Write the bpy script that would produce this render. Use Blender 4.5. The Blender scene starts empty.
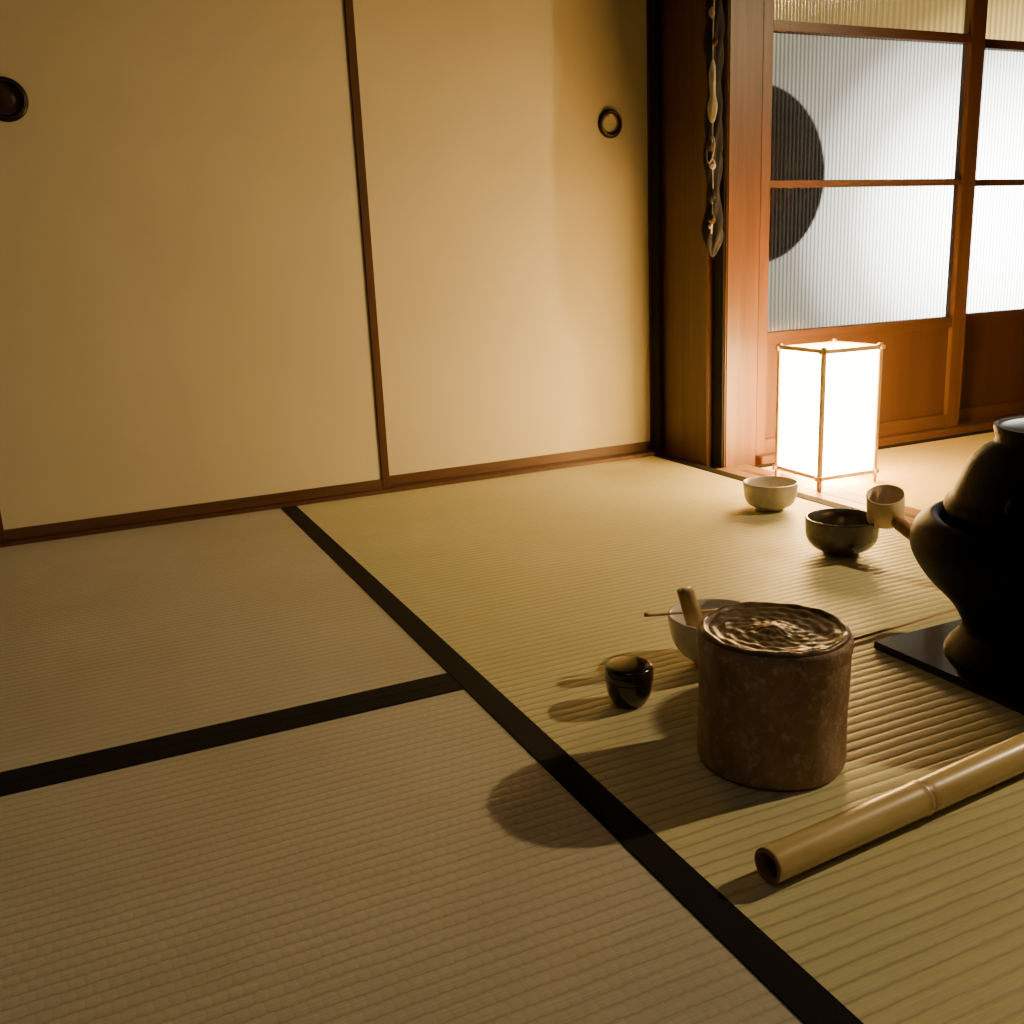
import bpy, bmesh, math, random
from mathutils import Vector, Matrix
random.seed(3)
sc=bpy.context.scene
COL=sc.collection

# ---------------------------------------------------------------- materials
class NT:
    def __init__(s,name):
        s.m=bpy.data.materials.new(name); s.m.use_nodes=True
        s.t=s.m.node_tree; s.n=s.t.nodes; s.l=s.t.links
        s.b=s.n['Principled BSDF']; s.out=s.n['Material Output']
        s.geo=s.n.new('ShaderNodeNewGeometry')
        s.pos=s.geo.outputs['Position']
    def lk(s,a,b): s.l.new(a,b)
    def mapping(s,scale,src=None,rot=(0,0,0)):
        n=s.n.new('ShaderNodeMapping'); n.inputs['Scale'].default_value=scale; n.inputs['Rotation'].default_value=rot
        s.lk(src or s.pos,n.inputs['Vector']); return n.outputs[0]
    def noise(s,vec,scale=5,detail=4,rough=.55):
        n=s.n.new('ShaderNodeTexNoise'); n.inputs['Scale'].default_value=scale; n.inputs['Detail'].default_value=detail
        n.inputs['Roughness'].default_value=rough; s.lk(vec,n.inputs['Vector']); return n.outputs[0]
    def math(s,op,a,b=None,c=None):
        n=s.n.new('ShaderNodeMath'); n.operation=op
        for i,v in enumerate((a,b,c)):
            if v is None: continue
            if isinstance(v,(int,float)): n.inputs[i].default_value=v
            else: s.lk(v,n.inputs[i])
        return n.outputs[0]
    def ramp(s,fac,stops):
        n=s.n.new('ShaderNodeValToRGB'); cr=n.color_ramp
        while len(cr.elements)<len(stops): cr.elements.new(.5)
        for e,(p,c) in zip(cr.elements,stops): e.position=p; e.color=(*c,1)
        s.lk(fac,n.inputs[0]); return n.outputs[0]
    def mix(s,f,a,b,mode='MIX'):
        n=s.n.new('ShaderNodeMix'); n.data_type='RGBA'; n.blend_type=mode
        for i,v in ((0,f),(6,a),(7,b)):
            if isinstance(v,(int,float)): n.inputs[i].default_value=v
            elif isinstance(v,tuple): n.inputs[i].default_value=(*v,1)
            else: s.lk(v,n.inputs[i])
        return n.outputs[2]
    def sep(s,v=None):
        n=s.n.new('ShaderNodeSeparateXYZ'); s.lk(v or s.pos,n.inputs[0]); return n.outputs
    def base(s,c):
        if isinstance(c,tuple): s.b.inputs['Base Color'].default_value=(*c,1)
        else: s.lk(c,s.b.inputs['Base Color'])
    def rough(s,v):
        if isinstance(v,(int,float)): s.b.inputs['Roughness'].default_value=v
        else: s.lk(v,s.b.inputs['Roughness'])
    def bump(s,h,dist=.001,st=1.0):
        n=s.n.new('ShaderNodeBump'); n.inputs['Strength'].default_value=st; n.inputs['Distance'].default_value=dist
        s.lk(h,n.inputs['Height']); s.lk(n.outputs[0],s.b.inputs['Normal'])

def m_wood(name,c1,c2,axis,rough=.42,fine=60):
    w=NT(name); sc_=[fine]*3; sc_[axis]=fine*.05
    v=w.mapping(tuple(sc_)); n=w.noise(v,1.0,6,.6)
    v2=w.mapping(tuple([x*.15 for x in sc_])); n2=w.noise(v2,1.0,3,.5)
    f=w.math('ADD',w.math('MULTIPLY',n,.55),w.math('MULTIPLY',n2,.45))
    w.base(w.ramp(f,[(.32,c1),(.66,c2)])); w.rough(rough); w.bump(n,.0006,.5); return w.m

def m_tatami(name,axis,ca,cb,cgro,rib=.014,dist=.0022,cross=.35,gdark=.6,tick=.022,stag=.5,tp=.35,wobble=.003):
    # axis = axis across which ribs repeat (1: ribs run along X)
    w=NT(name); p=w.sep(); a=p[axis]; b=p[1-axis]
    sc_=[0,0,1]; sc_[axis]=900; sc_[1-axis]=14
    strand=w.noise(w.mapping(tuple(sc_)),1.0,3,.6)
    big=w.noise(w.pos,3.0,4,.6)
    med=w.noise(w.pos,22.0,3,.6)
    fine=w.noise(w.pos,160.0,3,.6)
    wob=w.math('MULTIPLY',w.math('SUBTRACT',med,.5),wobble)
    aa=w.math('ADD',a,wob)
    s1=w.math('ABSOLUTE',w.math('SINE',w.math('MULTIPLY',aa,math.pi/rib)))
    s1=w.math('POWER',s1,.6)
    rowi=w.math('FLOOR',w.math('DIVIDE',aa,rib))
    off=w.math('MULTIPLY',w.math('MODULO',rowi,2.0),stag)
    bb=w.math('ADD',w.math('ADD',w.math('DIVIDE',b,tick),off),w.math('MULTIPLY',fine,.5))
    s2=w.math('ABSOLUTE',w.math('SINE',w.math('MULTIPLY',bb,math.pi)))
    s2=w.math('POWER',s2,tp)
    h=w.math('ADD',w.math('MULTIPLY',s1,1-cross),w.math('MULTIPLY',s2,cross))
    h2=w.math('ADD',h,w.math('MULTIPLY',strand,.18))
    col=w.ramp(strand,[(.3,ca),(.7,cb)])
    col=w.mix(w.ramp(big,[(.35,(0,0,0)),(.7,(1,1,1))]),col,w.mix(1.0,col,(.86,.84,.76),'MULTIPLY'))
    gro=w.ramp(h,[(.25,(1,1,1)),(.75,(0,0,0))])
    col=w.mix(w.math('MULTIPLY',gro,gdark),col,cgro)
    w.base(col); w.rough(.5); w.b.inputs['Specular IOR Level'].default_value=.4
    w.bump(h2,dist,1.0); return w.m

def m_simple(name,c,rough=.5,metal=0,nscale=40,var=.25,bump=.0,spec=.5,coat=0):
    w=NT(name); n=w.noise(w.pos,nscale,4,.6)
    c2=tuple(x*(1-var) for x in c); w.base(w.ramp(n,[(.3,c2),(.7,c)])); w.rough(rough)
    w.b.inputs['Metallic'].default_value=metal; w.b.inputs['Specular IOR Level'].default_value=spec
    w.b.inputs['Coat Weight'].default_value=coat; w.b.inputs['Coat Roughness'].default_value=.08
    if bump: w.bump(n,bump,1.0)
    return w.m

M={}
M['tatR']=m_tatami('tatami_straw_green',1,(.52,.50,.27),(.68,.65,.38),(.25,.225,.11),cross=.15,dist=.0009)
M['tatL']=m_tatami('tatami_straw_grey',1,(.46,.43,.33),(.60,.57,.45),(.28,.25,.175),rib=.0125,cross=.22,dist=.0006,gdark=.5,tick=.0105,stag=.5,tp=.5,wobble=.005)  # greyer straw tone with finer ribs
M['tatN']=m_tatami('tatami_straw_next',0,(.72,.55,.18),(.88,.70,.24),(.34,.25,.08),cross=.3,dist=.0012)  # straw brightened and yellowed, the lantern's warm pool put into its colour
w=NT('heri_black_cloth'); wv=w.noise(w.pos,900,2); w.base(w.ramp(wv,[(.3,(.004,.004,.004)),(.7,(.012,.012,.011))])); w.rough(.9); w.bump(wv,.0004,.6); w.b.inputs['Specular IOR Level'].default_value=.2; M['heri']=w.m
M['woodZ']=m_wood('wood_post_vertical',(.070,.031,.014),(.17,.075,.032),2)
M['woodZd']=m_wood('wood_dark_vertical',(.035,.014,.007),(.10,.040,.016),2)
M['woodX']=m_wood('wood_rail_x',(.07,.031,.014),(.155,.068,.030),0)
M['woodXd']=m_wood('wood_dark_x',(.045,.020,.009),(.12,.052,.022),0)
M['woodY']=m_wood('wood_sill_y',(.12,.058,.025),(.26,.14,.06),1)
M['woodPan']=m_wood('wood_panel',(.065,.028,.013),(.12,.052,.023),2,.45,30)
M['lantwood']=m_wood('lantern_cedar',(.58,.40,.18),(.78,.58,.30),2,.5)
w=NT('fusuma_paper'); n=w.noise(w.mapping((250,250,14)),1.0,4,.6); n2=w.noise(w.pos,2.2,3); n3=w.noise(w.mapping((6,6,160)),1.0,3)
c=w.ramp(n2,[(.3,(.56,.50,.33)),(.7,(.64,.58,.39))]); w.base(c); w.rough(.7); w.bump(w.math('ADD',n,n3),.0004,.4); M['fusuma']=w.m
M['plaster']=m_simple('sand_plaster_wall',(.16,.13,.09),.9,nscale=120,var=.2,bump=.0006)
M['ceil']=m_wood('ceiling_board',(.06,.04,.022),(.12,.08,.045),1,.6,12)
M['black']=m_simple('black_edge_and_gap_shade',(.006,.005,.004),.9)  # black fusuma edge, and the painted shade in the post gap
M['lacq']=m_simple('black_lacquer',(.008,.005,.003),.18,coat=.6,var=.4)
M['iron']=m_simple('cast_iron',(.004,.0035,.003),.55,metal=.0,nscale=220,var=.4,bump=.0008,spec=.15)
M['furo']=m_simple('furo_black_clay',(.003,.0026,.0024),.5,nscale=90,var=.4,bump=.0003,spec=.12)
M['bronze']=m_simple('bronze_lid',(.09,.08,.07),.32,metal=.9)
M['ring']=m_simple('hikite_ring',(.018,.012,.008),.35,metal=.6)
M['brass']=m_simple('hikite_brass',(.36,.26,.13),.38,metal=.8)
M['brown']=m_simple('hikite_brown',(.06,.032,.015),.4,metal=.2)
M['white']=m_simple('white_cloth',(.36,.34,.31),.8)
M['navy']=m_simple('indigo_cloth',(.014,.014,.022),.9,var=.5)

def m_glaze(name,stops,rough=.3,scale=30,bump=.0004,coat=.2,stretch=(1,1,1)):
    w=NT(name); n=w.noise(w.mapping(stretch),scale,6,.65); w.base(w.ramp(n,stops)); w.rough(rough)
    w.b.inputs['Coat Weight'].default_value=coat; w.b.inputs['Coat Roughness'].default_value=.15
    w.bump(w.noise(w.pos,scale*2,4),bump,1.0); return w.m
w=NT('jar_brown_stoneware')
n=w.noise(w.mapping((1,1,.5)),30,7,.7); n2=w.noise(w.pos,75,6,.75); n3=w.noise(w.mapping((1,1,3)),9,3)
c=w.ramp(n,[(.25,(.13,.080,.050)),(.48,(.25,.155,.098)),(.68,(.39,.27,.18))])
c=w.mix(w.ramp(n2,[(.52,(0,0,0)),(.66,(.65,.65,.65))]),c,(.55,.48,.39))
c=w.mix(w.ramp(n3,[(.5,(0,0,0)),(.7,(.35,.35,.35))]),c,(.18,.09,.05))
w.base(c); w.rough(.45); w.bump(n2,.0018,1.0); M['jar']=w.m
M['jarlid']=m_glaze('lid_amber_lacquer',[(.3,(.065,.044,.020)),(.6,(.15,.105,.048)),(.8,(.27,.20,.10))],.36,90,.0006,.1)
M['bowlW']=m_glaze('bowl_pale_glaze',[(.3,(.36,.34,.30)),(.7,(.52,.50,.45))],.35,40)
M['bowlD']=m_glaze('bowl_dark_glaze',[(.3,(.03,.027,.022)),(.6,(.06,.055,.045)),(.8,(.12,.105,.08))],.25,40,.0004,.5)
M['bowlB']=m_glaze('bowl_white_glaze',[(.3,(.55,.53,.47)),(.7,(.72,.70,.62))],.25,25,.0003,.4)
M['bamb']=m_glaze('bamboo_smoked',[(.25,(.44,.32,.13)),(.55,(.60,.47,.21)),(.8,(.70,.58,.30))],.34,8,.0003,.2,(1,8,8))
M['bamIn']=m_simple('bamboo_inside',(.28,.15,.055),.8)
M['bamL']=m_simple('bamboo_pale',(.80,.64,.38),.5,nscale=30)
M['bamM']=m_simple('bamboo_tan',(.50,.36,.19),.45,nscale=30)
M['bamD']=m_simple('bamboo_brown',(.34,.19,.085),.4,nscale=30)
M['hat']=m_simple('woven_sedge',(.05,.026,.018),.85,nscale=150,bump=.002)

w=NT('lantern_paper_glow'); n=w.noise(w.pos,60,5,.6)
w.base(w.ramp(n,[(.3,(.8,.7,.5)),(.7,(.9,.8,.6))])); w.rough(.8)
w.b.inputs['Emission Color'].default_value=(1,.58,.18,1); w.b.inputs['Emission Strength'].default_value=66
M['paper']=w.m
def m_glass(name,tint,period,ftrans,body,bodycol,pw=1.0,dark=.5,ior=1.035,rg=.32):
    w=NT(name); p=w.sep()
    s=w.math('ADD',w.math('MULTIPLY',w.math('SINE',w.math('MULTIPLY',p[0],2*math.pi/period)),.5),.5)
    s=w.math('POWER',s,pw)
    tr=w.n.new('ShaderNodeBsdfRefraction'); tr.inputs['IOR'].default_value=ior; tr.inputs['Roughness'].default_value=rg
    w.lk(w.mix(s,tint,tuple(x*dark for x in tint)),tr.inputs[0])
    tl=w.n.new('ShaderNodeBsdfTranslucent'); tl.inputs[0].default_value=(*bodycol,1)
    gl=w.n.new('ShaderNodeBsdfGlossy'); gl.inputs['Roughness'].default_value=.15; gl.inputs[0].default_value=(.9,.9,.9,1)
    b=w.n.new('ShaderNodeBump'); b.inputs['Distance'].default_value=.002; w.lk(s,b.inputs['Height']); w.lk(b.outputs[0],gl.inputs['Normal'])
    m1=w.n.new('ShaderNodeMixShader'); w.lk(w.math('ADD',w.math('MULTIPLY',s,body),ftrans),m1.inputs[0]); w.lk(tr.outputs[0],m1.inputs[1]); w.lk(tl.outputs[0],m1.inputs[2])
    m2=w.n.new('ShaderNodeMixShader'); m2.inputs[0].default_value=.10; w.lk(m1.outputs[0],m2.inputs[1]); w.lk(gl.outputs[0],m2.inputs[2])
    w.lk(m2.outputs[0],w.out.inputs['Surface']); return w.m
M['glass']=m_glass('fluted_glass',(.98,.98,.95),.0110,.06,.36,(.62,.57,.48),1.5)
M['glassA']=m_glass('amber_pattern_glass',(.85,.58,.20),.018,.25,.3,(.80,.55,.18),1,.8)

# ---------------------------------------------------------------- mesh helpers
def add(name,me,mat,parent=None,smooth=False):
    o=bpy.data.objects.new(name,me); COL.objects.link(o)
    if mat is not None:
        for m in (mat if isinstance(mat,list) else [mat]): me.materials.append(m)
    if smooth:
        for p in me.polygons: p.use_smooth=True
    if parent: o.parent=parent
    return o
def empty(name,loc=(0,0,0)):
    o=bpy.data.objects.new(name,None); o.empty_display_size=.05; COL.objects.link(o); o.location=loc; return o
def box(name,x0,x1,y0,y1,z0,z1,mat,parent=None,bev=.0):
    bm=bmesh.new(); bmesh.ops.create_cube(bm,size=1)
    for v in bm.verts: v.co=Vector(((x0+x1)/2+v.co.x*(x1-x0),(y0+y1)/2+v.co.y*(y1-y0),(z0+z1)/2+v.co.z*(z1-z0)))
    if bev: bmesh.ops.bevel(bm,geom=bm.edges[:],offset=bev,segments=2,affect='EDGES')
    me=bpy.data.meshes.new(name); bm.to_mesh(me); bm.free()
    return add(name,me,mat,parent)
def lathe(name,prof,mat,c=(0,0,0),n=64,parent=None,rot=None,mod=None):
    vs=[];fs=[];R=len(prof)
    for i in range(n):
        a=2*math.pi*i/n
        for j,(r,z) in enumerate(prof):
            if mod: r,z=mod(r,z,a,j)
            vs.append((r*math.cos(a),r*math.sin(a),z))
    for i in range(n):
        k=(i+1)%n
        for j in range(R-1): fs.append((i*R+j,k*R+j,k*R+j+1,i*R+j+1))
    me=bpy.data.meshes.new(name); me.from_pydata(vs,[],fs)
    bm=bmesh.new(); bm.from_mesh(me); bmesh.ops.remove_doubles(bm,verts=bm.verts,dist=1e-6)
    bmesh.ops.recalc_face_normals(bm,faces=bm.faces); bm.to_mesh(me); bm.free()
    if rot is not None: me.transform(rot)
    me.transform(Matrix.Translation(c))
    return add(name,me,mat,parent,True)
def smoothprof(pts,sub=5):
    out=[];P=[pts[0]]+list(pts)+[pts[-1]]
    for i in range(1,len(P)-2):
        p0,p1,p2,p3=P[i-1:i+3]
        for k in range(sub):
            t=k/sub
            v=[.5*((2*b)+(-a+c)*t+(2*a-5*b+4*c-d)*t*t+(-a+3*b-3*c+d)*t**3) for a,b,c,d in zip(p0,p1,p2,p3)]
            out.append((max(0,v[0]),v[1]))
    out.append(pts[-1]); return out
def tube(name,pts,rads,mat,n=16,parent=None,caps=True):
    vs=[];fs=[]
    pts=[Vector(p) for p in pts]
    if isinstance(rads,(int,float)): rads=[rads]*len(pts)
    for i,p in enumerate(pts):
        t=(pts[min(i+1,len(pts)-1)]-pts[max(i-1,0)]).normalized()
        up=Vector((0,0,1)) if abs(t.z)<.9 else Vector((1,0,0))
        a=t.cross(up).normalized(); b=t.cross(a)
        for k in range(n):
            q=2*math.pi*k/n; vs.append(p+(a*math.cos(q)+b*math.sin(q))*rads[i])
    for i in range(len(pts)-1):
        for k in range(n):
            fs.append((i*n+k,i*n+(k+1)%n,(i+1)*n+(k+1)%n,(i+1)*n+k))
    if caps: fs.append(tuple(range(n))[::-1]); fs.append(tuple((len(pts)-1)*n+k for k in range(n)))
    me=bpy.data.meshes.new(name); me.from_pydata([tuple(v) for v in vs],[],fs); me.update()
    return add(name,me,mat,parent,True)
def align(d): return Vector((0,0,1)).rotation_difference(Vector(d).normalized()).to_matrix().to_4x4()
def join(name,objs,parent=None):
    bm=bmesh.new(); mats=[]
    for o in objs:
        me=o.data; idx=[]
        for m in me.materials:
            if m not in mats: mats.append(m)
            idx.append(mats.index(m))
        n0=len(bm.faces); bm.from_mesh(me); bm.faces.ensure_lookup_table()
        for f in bm.faces[n0:]: f.material_index=idx[f.material_index] if idx else 0
        bpy.data.objects.remove(o)
    me=bpy.data.meshes.new(name); bm.to_mesh(me); bm.free()
    for m in mats: me.materials.append(m)
    o=bpy.data.objects.new(name,me); COL.objects.link(o)
    if parent: o.parent=parent
    return o

H=2.15; LX=-2.3; BY=-1.9; RX=4.4
# ---------------------------------------------------------------- floor
box('floor',LX-.1,RX+.1,BY-.1,3.0,-.12,-.03,M['woodXd'])
def mat_piece(name,x0,x1,y0,y1,m,heri):
    e=empty(name)
    box('straw',x0,x1,y0,y1,-.03,0.0,m,e)
    for i,(a,b,c,d) in enumerate(heri): box('heri_%d'%i,a,b,c,d,-.02,.0012,M['heri'],e,.0005)
mat_piece('tatami_mat',.369,1.318,.16,2.018,M['tatR'],[(.369,.402,.16,2.018),(1.290,1.318,.16,2.018)])
mat_piece('tatami_mat',-1.52,.369,1.010,2.018,M['tatL'],[(-1.52,.369,1.010,1.038)])
mat_piece('tatami_mat',-1.52,.369,.06,1.010,M['tatL'],[(-1.52,.369,.985,1.010),(-1.52,.369,.06,.086)])
mat_piece('tatami_mat',LX,-1.52,BY,2.018,M['tatR'],[(-1.55,-1.52,BY,2.018)])
mat_piece('tatami_mat',-1.52,1.318,BY,-.9,M['tatL'],[(-1.52,1.318,-.93,-.9)])
mat_piece('tatami_mat',-1.52,.369,-.9,.06,M['tatL'],[(-1.52,.369,.034,.06)])
mat_piece('tatami_mat',.369,1.318,-.9,.16,M['tatR'],[(.369,.402,-.9,.16)])
mat_piece('tatami_mat',1.405,RX,.86,1.775,M['tatN'],[(1.405,RX,1.750,1.775),(1.405,RX,.86,.888)])
mat_piece('tatami_mat',1.405,RX,BY,.86,M['tatN'],[(1.405,RX,.832,.86)])
box('trim_sill_between_rooms',1.318,1.405,BY,1.80,-.03,.001,M['woodY'],None,.001)
box('trim_sill_groove',1.352,1.366,BY,1.75,.0005,.0016,M['woodXd'])

# ---------------------------------------------------------------- fusuma wall
box('trim_sill_fusuma',LX,1.325,2.018,2.13,-.03,.008,M['woodXd'],None,.001)
def fusuma(name,x0,x1,y,hx,side,wl=.020,wr=.020,hz=.795):
    e=empty(name); t=.018; z0,z1=.008,1.72
    box('paper_panel',x0+.005,x1-.005,y+.003,y+t,z0+.02,z1-.02,M['fusuma'],e)
    box('rail_bottom',x0,x1,y,y+t,z0,z0+.022,M['woodXd'],e,.001)
    box('rail_top',x0,x1,y,y+t,z1-.03,z1,M['woodXd'],e,.001)
    box('stile_a',x0,x0+wl,y-.001,y+t,z0,z1,M['woodZd'],e,.0015)
    box('stile_b',x1-wr,x1,y-.001,y+t,z0,z1,M['woodZd'],e,.0015)
    rot=Matrix.Rotation(math.radians(90),4,'X')
    c=(hx,y+.003,hz)
    r=.031 if side else .037
    lathe('pull_ring',smoothprof([(r*.66,-.004),(r*.70,.003),(r*.84,.007),(r,.003),(r,-.003)],4),M['ring'],c,64,e,rot)
    lathe('pull_ridge',smoothprof([(r*.80,.006),(r*.83,.009),(r*.87,.006)],4),M['brass' if side else 'brown'],c,64,e,rot)
    lathe('pull_cup',[(0,-.0015),(r*.5,-.0012),(r*.58,.0002),(r*.62,.002),(r*.68,.003),(r*.72,.002)] if side else smoothprof([(0,.004),(r*.3,.003),(r*.45,.001),(r*.6,.001),(r*.72,.002)],4),M['brass' if side else 'brown'],c,64,e,rot)
fusuma('door_fusuma',-.164,.615,2.030,-.029,0,.014,.018)
fusuma('door_fusuma',.606,1.314,2.052,1.206,1,.010,.008,.775)
fusuma('door_fusuma',-.87,-.150,2.052,-.80,0)
fusuma('door_fusuma',-1.65,-.86,2.030,-1.5,0)
box('wall_back_left',LX-.1,-1.65,2.03,2.13,-.03,H,M['plaster'])
box('trim_lintel_back',LX,1.325,2.018,2.13,1.72,1.80,M['woodX'])
box('wall_back_upper',LX-.1,1.45,2.03,2.13,1.80,H,M['plaster'])
box('wall_back_filler',-1.66,1.33,2.085,2.13,0,1.8,M['plaster'])
box('trim_corner_post',1.3245,1.432,1.842,2.13,-.03,H,M['woodZd'],None,.002)
box('trim_fusuma_jamb',1.312,1.3245,2.020,2.09,0,H,M['black'],None,.001)
box('trim_door_post',1.343,1.432,1.797,1.842,-.03,H,M['woodZ'],None,.003)
box('gap_shade_strip',1.339,1.3435,1.804,1.842,0,H,M['black'])  # black strip on the post side, painted in as the gap's shade
e=empty('hanging_cloth_and_cords')
def cmod(r,z,a,j): return (r*(1+.30*math.sin(2*a+z*30)+.16*math.sin(5*a-z*55)),z)
lathe('cloth_dark',smoothprof([(0,.47),(.007,.48),(.017,.52),(.015,.60),(.018,.66),(.014,.72),(.016,.80),(.017,.88),(.014,.95),(.016,1.05),(.012,1.2),(0,1.25)],6),M['navy'],(1.316,1.812,0),28,e,None,cmod)
lathe('cloth_white',smoothprof([(0,.742),(.005,.750),(.009,.775),(.006,.80),(.009,.83),(.005,.855),(0,.87)],6),M['white'],(1.302,1.797,0),20,e,None,cmod)
for i,(z,r,h,m) in enumerate([(.955,.006,2.,'white'),(.90,.006,1.6,'hat'),(.70,.008,1.8,'hat'),(.66,.007,1.6,'white'),(.60,.009,2.4,'navy'),(.55,.008,1.4,'hat'),(.535,.004,1.4,'white')]):
    lathe('knot_%d'%i,smoothprof([(0,-r*h),(r*.7,-r*h*.6),(r,.1*r),(r*.5,r*h*.7),(0,r*h)],4),M[m],(1.302+.003*math.sin(i*2),1.797+.004*math.cos(i*3),z),16,e,None,lambda r,z,a,j:(r*(1+.2*math.sin(3*a+z*200)),z))
P=[Vector((1.297+.004*math.sin(t),1.796+.012*math.cos(t),.69+.026*math.sin(t))) for t in [2*math.pi*k/24 for k in range(25)]]
tube('cord_loop',P,.0018,M['white'],8,e,False)
tube('cord',[(1.303+.002*math.sin(k*1.3),1.797+.002*math.cos(k),.52+.75*k/16) for k in range(17)],.0013,M['white'],8,e)

# ---------------------------------------------------------------- glass doors (next room)
box('trim_sill_glass_doors',1.432,RX,1.775,1.90,-.03,.018,M['woodX'],None,.002)
box('trim_lintel_glass_doors',1.432,RX,1.79,1.90,1.72,1.80,M['woodX'])
box('wall_back_upper_next',1.40,RX+.1,1.80,1.88,1.80,H,M['plaster'])
def gdoor(name,x0,x1,y,sl,sr):
    e=empty(name); t=.028
    box('stile_l',x0,x0+sl,y,y+t,.018,1.72,M['woodZ'],e,.0015)
    box('stile_r',x1-sr,x1,y,y+t,.018,1.72,M['woodZ'],e,.0015)
    a,b=x0+sl,x1-sr
    for i,(z0,z1) in enumerate([(.018,.052),(.272,.299),(.613,.628),(.930,.950),(1.27,1.285),(1.69,1.72)]):
        box('rail_%d'%i,a,b,y+.002,y+t-.002,z0,z1,M['woodX'],e,.001)
    box('kick_panel',a,b,y+.012,y+.020,.05,.275,M['woodPan'],e)
    for i,(z0,z1,m) in enumerate([(.299,.614,'glass'),(.628,.930,'glass'),(.950,1.27,'glassA'),(1.285,1.69,'glass')]):
        me=bpy.data.meshes.new('pane'); me.from_pydata([(a,y+.012,z0),(b,y+.012,z0),(b,y+.012,z1),(a,y+.012,z1)],[],[(0,1,2,3)]); add('pane_%d'%i,me,M[m],e)
gdoor('door_glass',1.432,2.085,1.80,.028,.045)
gdoor('door_glass',2.072,2.74,1.832,.050,.045)
gdoor('door_glass',2.73,3.40,1.80,.045,.045)
gdoor('door_glass',3.39,RX,1.832,.045,.045)
box('floor_veranda',1.45,RX+.1,1.91,2.95,-.03,.02,M['woodX'])
box('trim_veranda_post',1.50,1.60,2.243,2.343,.0,1.9,M['woodZd'],None,.003)
box('ceiling_veranda',1.45,RX+.1,1.89,3.0,1.9,1.95,M['ceil'])
rot=Matrix.Rotation(math.radians(90),4,'X')
lathe('sedge_hat',[(0,.075),(.05,.060),(.10,.040),(.15,.022),(.20,.005),(.230,-.003),(.226,-.006),(.10,.028),(0,.066)],M['hat'],(1.752,2.236,.675),64,None,rot)

# ---------------------------------------------------------------- room shell
box('wall_left',LX-.1,LX,BY-.1,2.13,-.03,H,M['plaster'])
box('wall_front',LX-.1,RX+.1,BY-.1,BY,-.03,H,M['plaster'])
box('wall_right',RX,RX+.1,BY-.1,1.9,-.03,H,M['plaster'])
box('ceiling',LX-.1,RX+.1,BY-.1,2.13,H,H+.05,M['ceil'])

# ---------------------------------------------------------------- paper lantern
e=empty('paper_lantern',(1.36,1.506,.0015)); e.rotation_euler=(0,0,math.radians(-3))
s=.148; b=.0085; hh=.292
for i,(x,y) in enumerate([(0,0),(s-b,0),(0,s-b),(s-b,s-b)]):
    box('post_%d'%i,x,x+b,y,y+b,0,hh-.004,M['lantwood'],e,.0008)
for zi,(z0,z1) in enumerate([(.018,.026),(hh-.017,hh-.009)]):
    for i,(x0,x1,y0,y1) in enumerate([(-.006,s+.006,0,b),(-.006,s+.006,s-b,s),(0,b,-.006,s+.006),(s-b,s,-.006,s+.006)]):
        box('bar_%d_%d'%(zi,i),x0,x1,y0,y1,z0+(.001 if i>1 else 0),z1+(.001 if i>1 else 0),M['lantwood'],e,.0006)
q=.004
for i,(x0,x1,y0,y1) in enumerate([(b,s-b,q,q+.001),(b,s-b,s-q-.001,s-q),(q,q+.001,b,s-b),(s-q-.001,s-q,b,s-b)]):
    box('paper_%d'%i,x0,x1,y0,y1,.026,hh-.016,M['paper'],e)

# ---------------------------------------------------------------- bowls
def bowl(name,c,prof_out,th,mat,parent=None):
    zt=prof_out[-1][1]
    ins=[(r-th,z) for r,z in prof_out[::-1]]
    ins=[(r,max(z,.009)) for r,z in ins if z>.006]
    prof=[(0,.003),(prof_out[0][0]*.8,.003),(prof_out[0][0]*.85,0)]+smoothprof(prof_out,6)+[(prof_out[-1][0]-th*.5,zt+.001)]+ins+[(0,.009)]
    return lathe(name,prof,mat,(c[0],c[1],c[2]),72,parent)
bowl('tea_bowl',(1.188,1.447,.0012),[(.026,0),(.027,.004),(.041,.010),(.0475,.022),(.050,.038),(.0515,.052)],.004,M['bowlW'])
bowl('tea_bowl',(1.100,1.162,.0012),[(.028,0),(.029,.004),(.044,.010),(.0545,.024),(.057,.042),(.0575,.058)],.004,M['bowlD'])
bowl('tea_bowl',(.664,.905,.0012),[(.024,0),(.025,.006),(.040,.013),(.050,.028),(.054,.044),(.056,.060)],.004,M['bowlB'])
top=Vector((.621,.905,.101)); bot=Vector((.633,.898,.050)); ax=(bot-top).normalized()
parts=[tube('h',[top,top+ax*.003,bot],[.0095,.0100,.0105],M['bamM'],20),tube('hh',[top-ax*.0004,top+ax*.001],[.0075,.0075],M['bamL'],20)]
pr=align(ax)
for k in range(44):
    a=2*math.pi*k/44
    P=[]
    for t in range(6):
        u=t/5; r=.009+.009*math.sin(u*2.3); P.append(bot+ (pr@Vector((r*math.cos(a),r*math.sin(a),u*.036-.002))))
    parts.append(tube('t',P,.0006,M['bamL'],4))
join('tea_whisk',parts)
tube('tea_scoop',[(.583,.932,.068),(.588,.931,.0665),(.60,.928,.0655),(.64,.915,.0655),(.69,.897,.0660)],[.0030,.0022,.0016,.0018,.0020],M['bamM'],8)

lathe('tea_caddy',smoothprof([(0,0),(.014,0),(.019,.003),(.0245,.015),(.0265,.030)],6)+[(.0263,.0302),(.0263,.0308),(.0268,.031)]+smoothprof([(.0268,.031),(.0266,.040),(.0245,.0455),(.015,.0475),(0,.048)],6),M['lacq'],(.516,.859,.0002),72)

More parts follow.
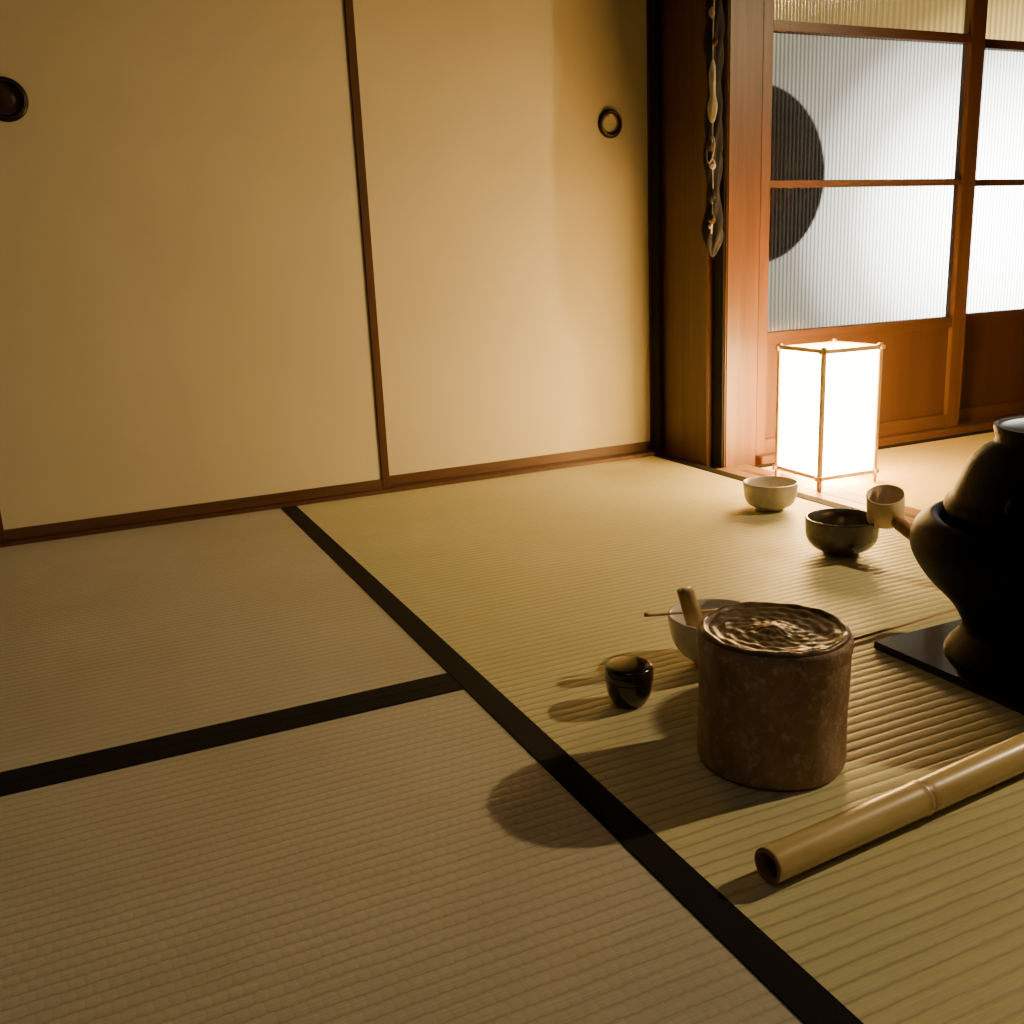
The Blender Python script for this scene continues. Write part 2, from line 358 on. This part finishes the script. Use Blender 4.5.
# ---------------------------------------------------------------- water jar
e=empty('water_jar',(.573,.689,.0002))
def jm(r,z,a,j): 
    return (r*(1+.005*math.sin(3*a+z*40)+.003*math.sin(7*a)) if r>.01 else r, z)
prof=[(0,.002),(.060,.001),(.066,0)]+smoothprof([(.0685,.002),(.0702,.010),(.0696,.05),(.0702,.09),(.0705,.112),(.0716,.118),(.0720,.124),(.0718,.129),(.0700,.1325)],6)+[(.069,.132),(.068,.122),(.066,.05),(0,.02)]
lathe('jar_body',prof,M['jar'],(0,0,0),120,e,None,jm)
def lid_mod(r,z,a,j):
    k=min(1,r/.03)
    return (r, z+k*(.0003*math.sin(a*11+r*300)+.00028*math.sin(a*17-r*400)+.0005*math.sin(a*5+r*200)))
lp=[]
for i in range(80):
    r=.0690*i/79; x=r/.069
    z=.1345+.0004*math.cos(x*2*math.pi*6.2)-.0035*math.sin(min(1,x)*math.pi)**1.5+(.0025*math.exp(-(r/.014)**2))
    if x>.88: z+=.0018*math.sin((x-.88)/.12*math.pi)
    lp.append((r,z))
lp.append((.0695,.131))
lathe('lid',lp,M['jarlid'],(0,0,0),220,e,None,lid_mod)

# ---------------------------------------------------------------- bamboo tube
A=Vector((.441,.531,.0155)); B=Vector((.832,.564,.0165)); D=(B-A); L=D.length; d=D/L
def bamprof(L,r0,r1,nodes):
    P=[];N=160
    for i in range(N+1):
        t=i/N; r=r0+(r1-r0)*t; x=t*L
        for q in nodes: r+=.0009*math.exp(-((x-q)/.002)**2)-.0006*math.exp(-((x-q-.005)/.0022)**2)
        P.append((r,x))
    return P
bp=bamprof(L,.0143,.0160,[.176])
prof=[(0,.06),(.0105,.06),(.0108,.0)]+[(.0141,0)]+bp[1:]+[(.011,L),(.0105,L-.03),(0,L-.03)]
o=lathe('bamboo_tube',prof,[M['bamb'],M['bamIn'],M['bamD']],A,48,None,align(d))
for p in o.data.polygons:
    c=p.center-A; ax=c.dot(d); rr=(c-d*ax).length
    if rr<.0125: p.material_index=1
    elif abs(ax-.1788)<.0016: p.material_index=2

# ---------------------------------------------------------------- brazier, kettle, board
KX,KY=.982,.705
box('brazier_board',.853,1.130,.562,.840,0,.010,M['lacq'],None,.0015)
e=empty('tea_kettle_and_brazier',(KX,KY,.010))
fp=[(0,.012),(.088,.012),(.094,0)]+smoothprof([(.108,0),(.106,.006),(.093,.024),(.0905,.038),(.106,.066),(.134,.096),(.1500,.122),(.1525,.140),(.147,.156),(.133,.166),(.124,.165)],6)+[(.120,.160),(.121,.145),(.10,.06),(0,.05)]
lathe('brazier_body',fp,M['furo'],(0,0,0),96,e)
kp=[(0,.07),(.06,.08)]+smoothprof([(.09,.11),(.108,.145),(.114,.168),(.1185,.176),(.1175,.183),(.111,.190),(.1045,.208),(.096,.228),(.083,.243),(.073,.250),(.070,.256),(.0725,.266),(.0725,.271)],6)+[(.0685,.271),(.065,.266),(.062,.26)]
lathe('kettle_body',kp,M['iron'],(0,0,0),96,e)
lathe('kettle_lid',smoothprof([(.067,.265),(.067,.269),(.055,.272),(.03,.275),(.008,.276),(.006,.280),(.011,.286),(.009,.293),(0,.295)],5),M['bronze'],(0,0,0),72,e)
for sgn in (0,1):
    a=math.radians(195)+sgn*math.pi
    c=Vector((.108*math.cos(a),.108*math.sin(a),.198))
    lathe('lug_%d'%sgn,smoothprof([(0,-.012),(.009,-.009),(.012,0),(.008,.009),(0,.013)],4),M['iron'],c,20,e)

# ---------------------------------------------------------------- ladle
cupax=Vector((-.30,-.22,.93)).normalized()
Cb=Vector((1.140,1.110,.062))
P0=Cb+cupax*.012; P1=Vector((1.115,.905,.009))
hd=(P1-P0).normalized()
e=empty('bamboo_ladle')
lathe('cup',[(0,0),(.0265,0),(.0278,.0015),(.0283,.047),(.0264,.047),(.0255,.004),(0,.004)],M['bamL'],Cb,48,e,align(cupax))
tube('handle',[P0+hd*.026,P0+hd*.035,P0+hd*.12,P1],[.009,.0105,.0095,.0075],M['bamD'],16,e)
tube('fire_chopstick',[(.842,.868,.003),(.93,.874,.003),(1.06,.884,.003)],[.0016,.002,.0024],M['bamM'],10)

# ---------------------------------------------------------------- lights
l=bpy.data.lights.new('room_lamp','SPOT'); l.energy=155; l.color=(1,.72,.38); l.shadow_soft_size=.022
l.spot_size=math.radians(88); l.spot_blend=1.0
o=bpy.data.objects.new('room_lamp',l); o.location=(2.50,.47,1.38); COL.objects.link(o)
o.rotation_euler=(Vector((1.02,1.18,.02))-Vector(o.location)).to_track_quat('-Z','Y').to_euler()
al=bpy.data.lights.new('fill_light','AREA'); al.energy=2.2; al.color=(1,.95,.90); al.size=1.2  # added dim overhead fill, not a fitting of the room
o=bpy.data.objects.new('fill_light',al); o.location=(-.2,-.3,2.1); COL.objects.link(o)

W=bpy.data.worlds.new('sky'); sc.world=W; W.use_nodes=True
nt=W.node_tree; bg=nt.nodes['Background']
tc=nt.nodes.new('ShaderNodeTexCoord')
dp=nt.nodes.new('ShaderNodeVectorMath'); dp.operation='DOT_PRODUCT'; dp.inputs[1].default_value=(.755,.655,.020)
cr=nt.nodes.new('ShaderNodeValToRGB'); mr=nt.nodes.new('ShaderNodeMapRange')
nt.links.new(tc.outputs['Generated'],dp.inputs[0]); nt.links.new(dp.outputs['Value'],mr.inputs['Value'])
mr.inputs['From Min'].default_value=.93; mr.inputs['From Max'].default_value=1.0
nt.links.new(mr.outputs[0],cr.inputs[0]); nt.links.new(cr.outputs[0],bg.inputs[0])
E=cr.color_ramp.elements
E[0].position=0; E[0].color=(.016,.014,.010,1)
E[1].position=1; E[1].color=(1,1,1,1)
for p,c in ((.60,(.018,.016,.012,1)),(.76,(.034,.031,.024,1)),(.87,(.14,.137,.118,1)),(.94,(.52,.52,.50,1))):
    x=E.new(p); x.color=c
bg.inputs[1].default_value=28.0

# ---------------------------------------------------------------- camera
Xv=Vector((0.9075,-0.1427,0.3950));Yv=Vector((-0.4177,-0.2080,0.8845));Zv=Vector((-0.0440,-0.9677,-0.2484))
right=Vector((Xv[0],Yv[0],Zv[0])); up=-Vector((Xv[1],Yv[1],Zv[1])); back=-Vector((Xv[2],Yv[2],Zv[2]))
right.normalize(); back=(back-right*back.dot(right)).normalized(); up=back.cross(right)
cam=bpy.data.cameras.new('camera'); co=bpy.data.objects.new('camera',cam); COL.objects.link(co)
mw=Matrix((( right.x,up.x,back.x,0),(right.y,up.y,back.y,0),(right.z,up.z,back.z,.48),(0,0,0,1)))
co.matrix_world=mw
cam.sensor_width=36; cam.lens=974/1024*36; cam.clip_start=.01
sc.camera=co
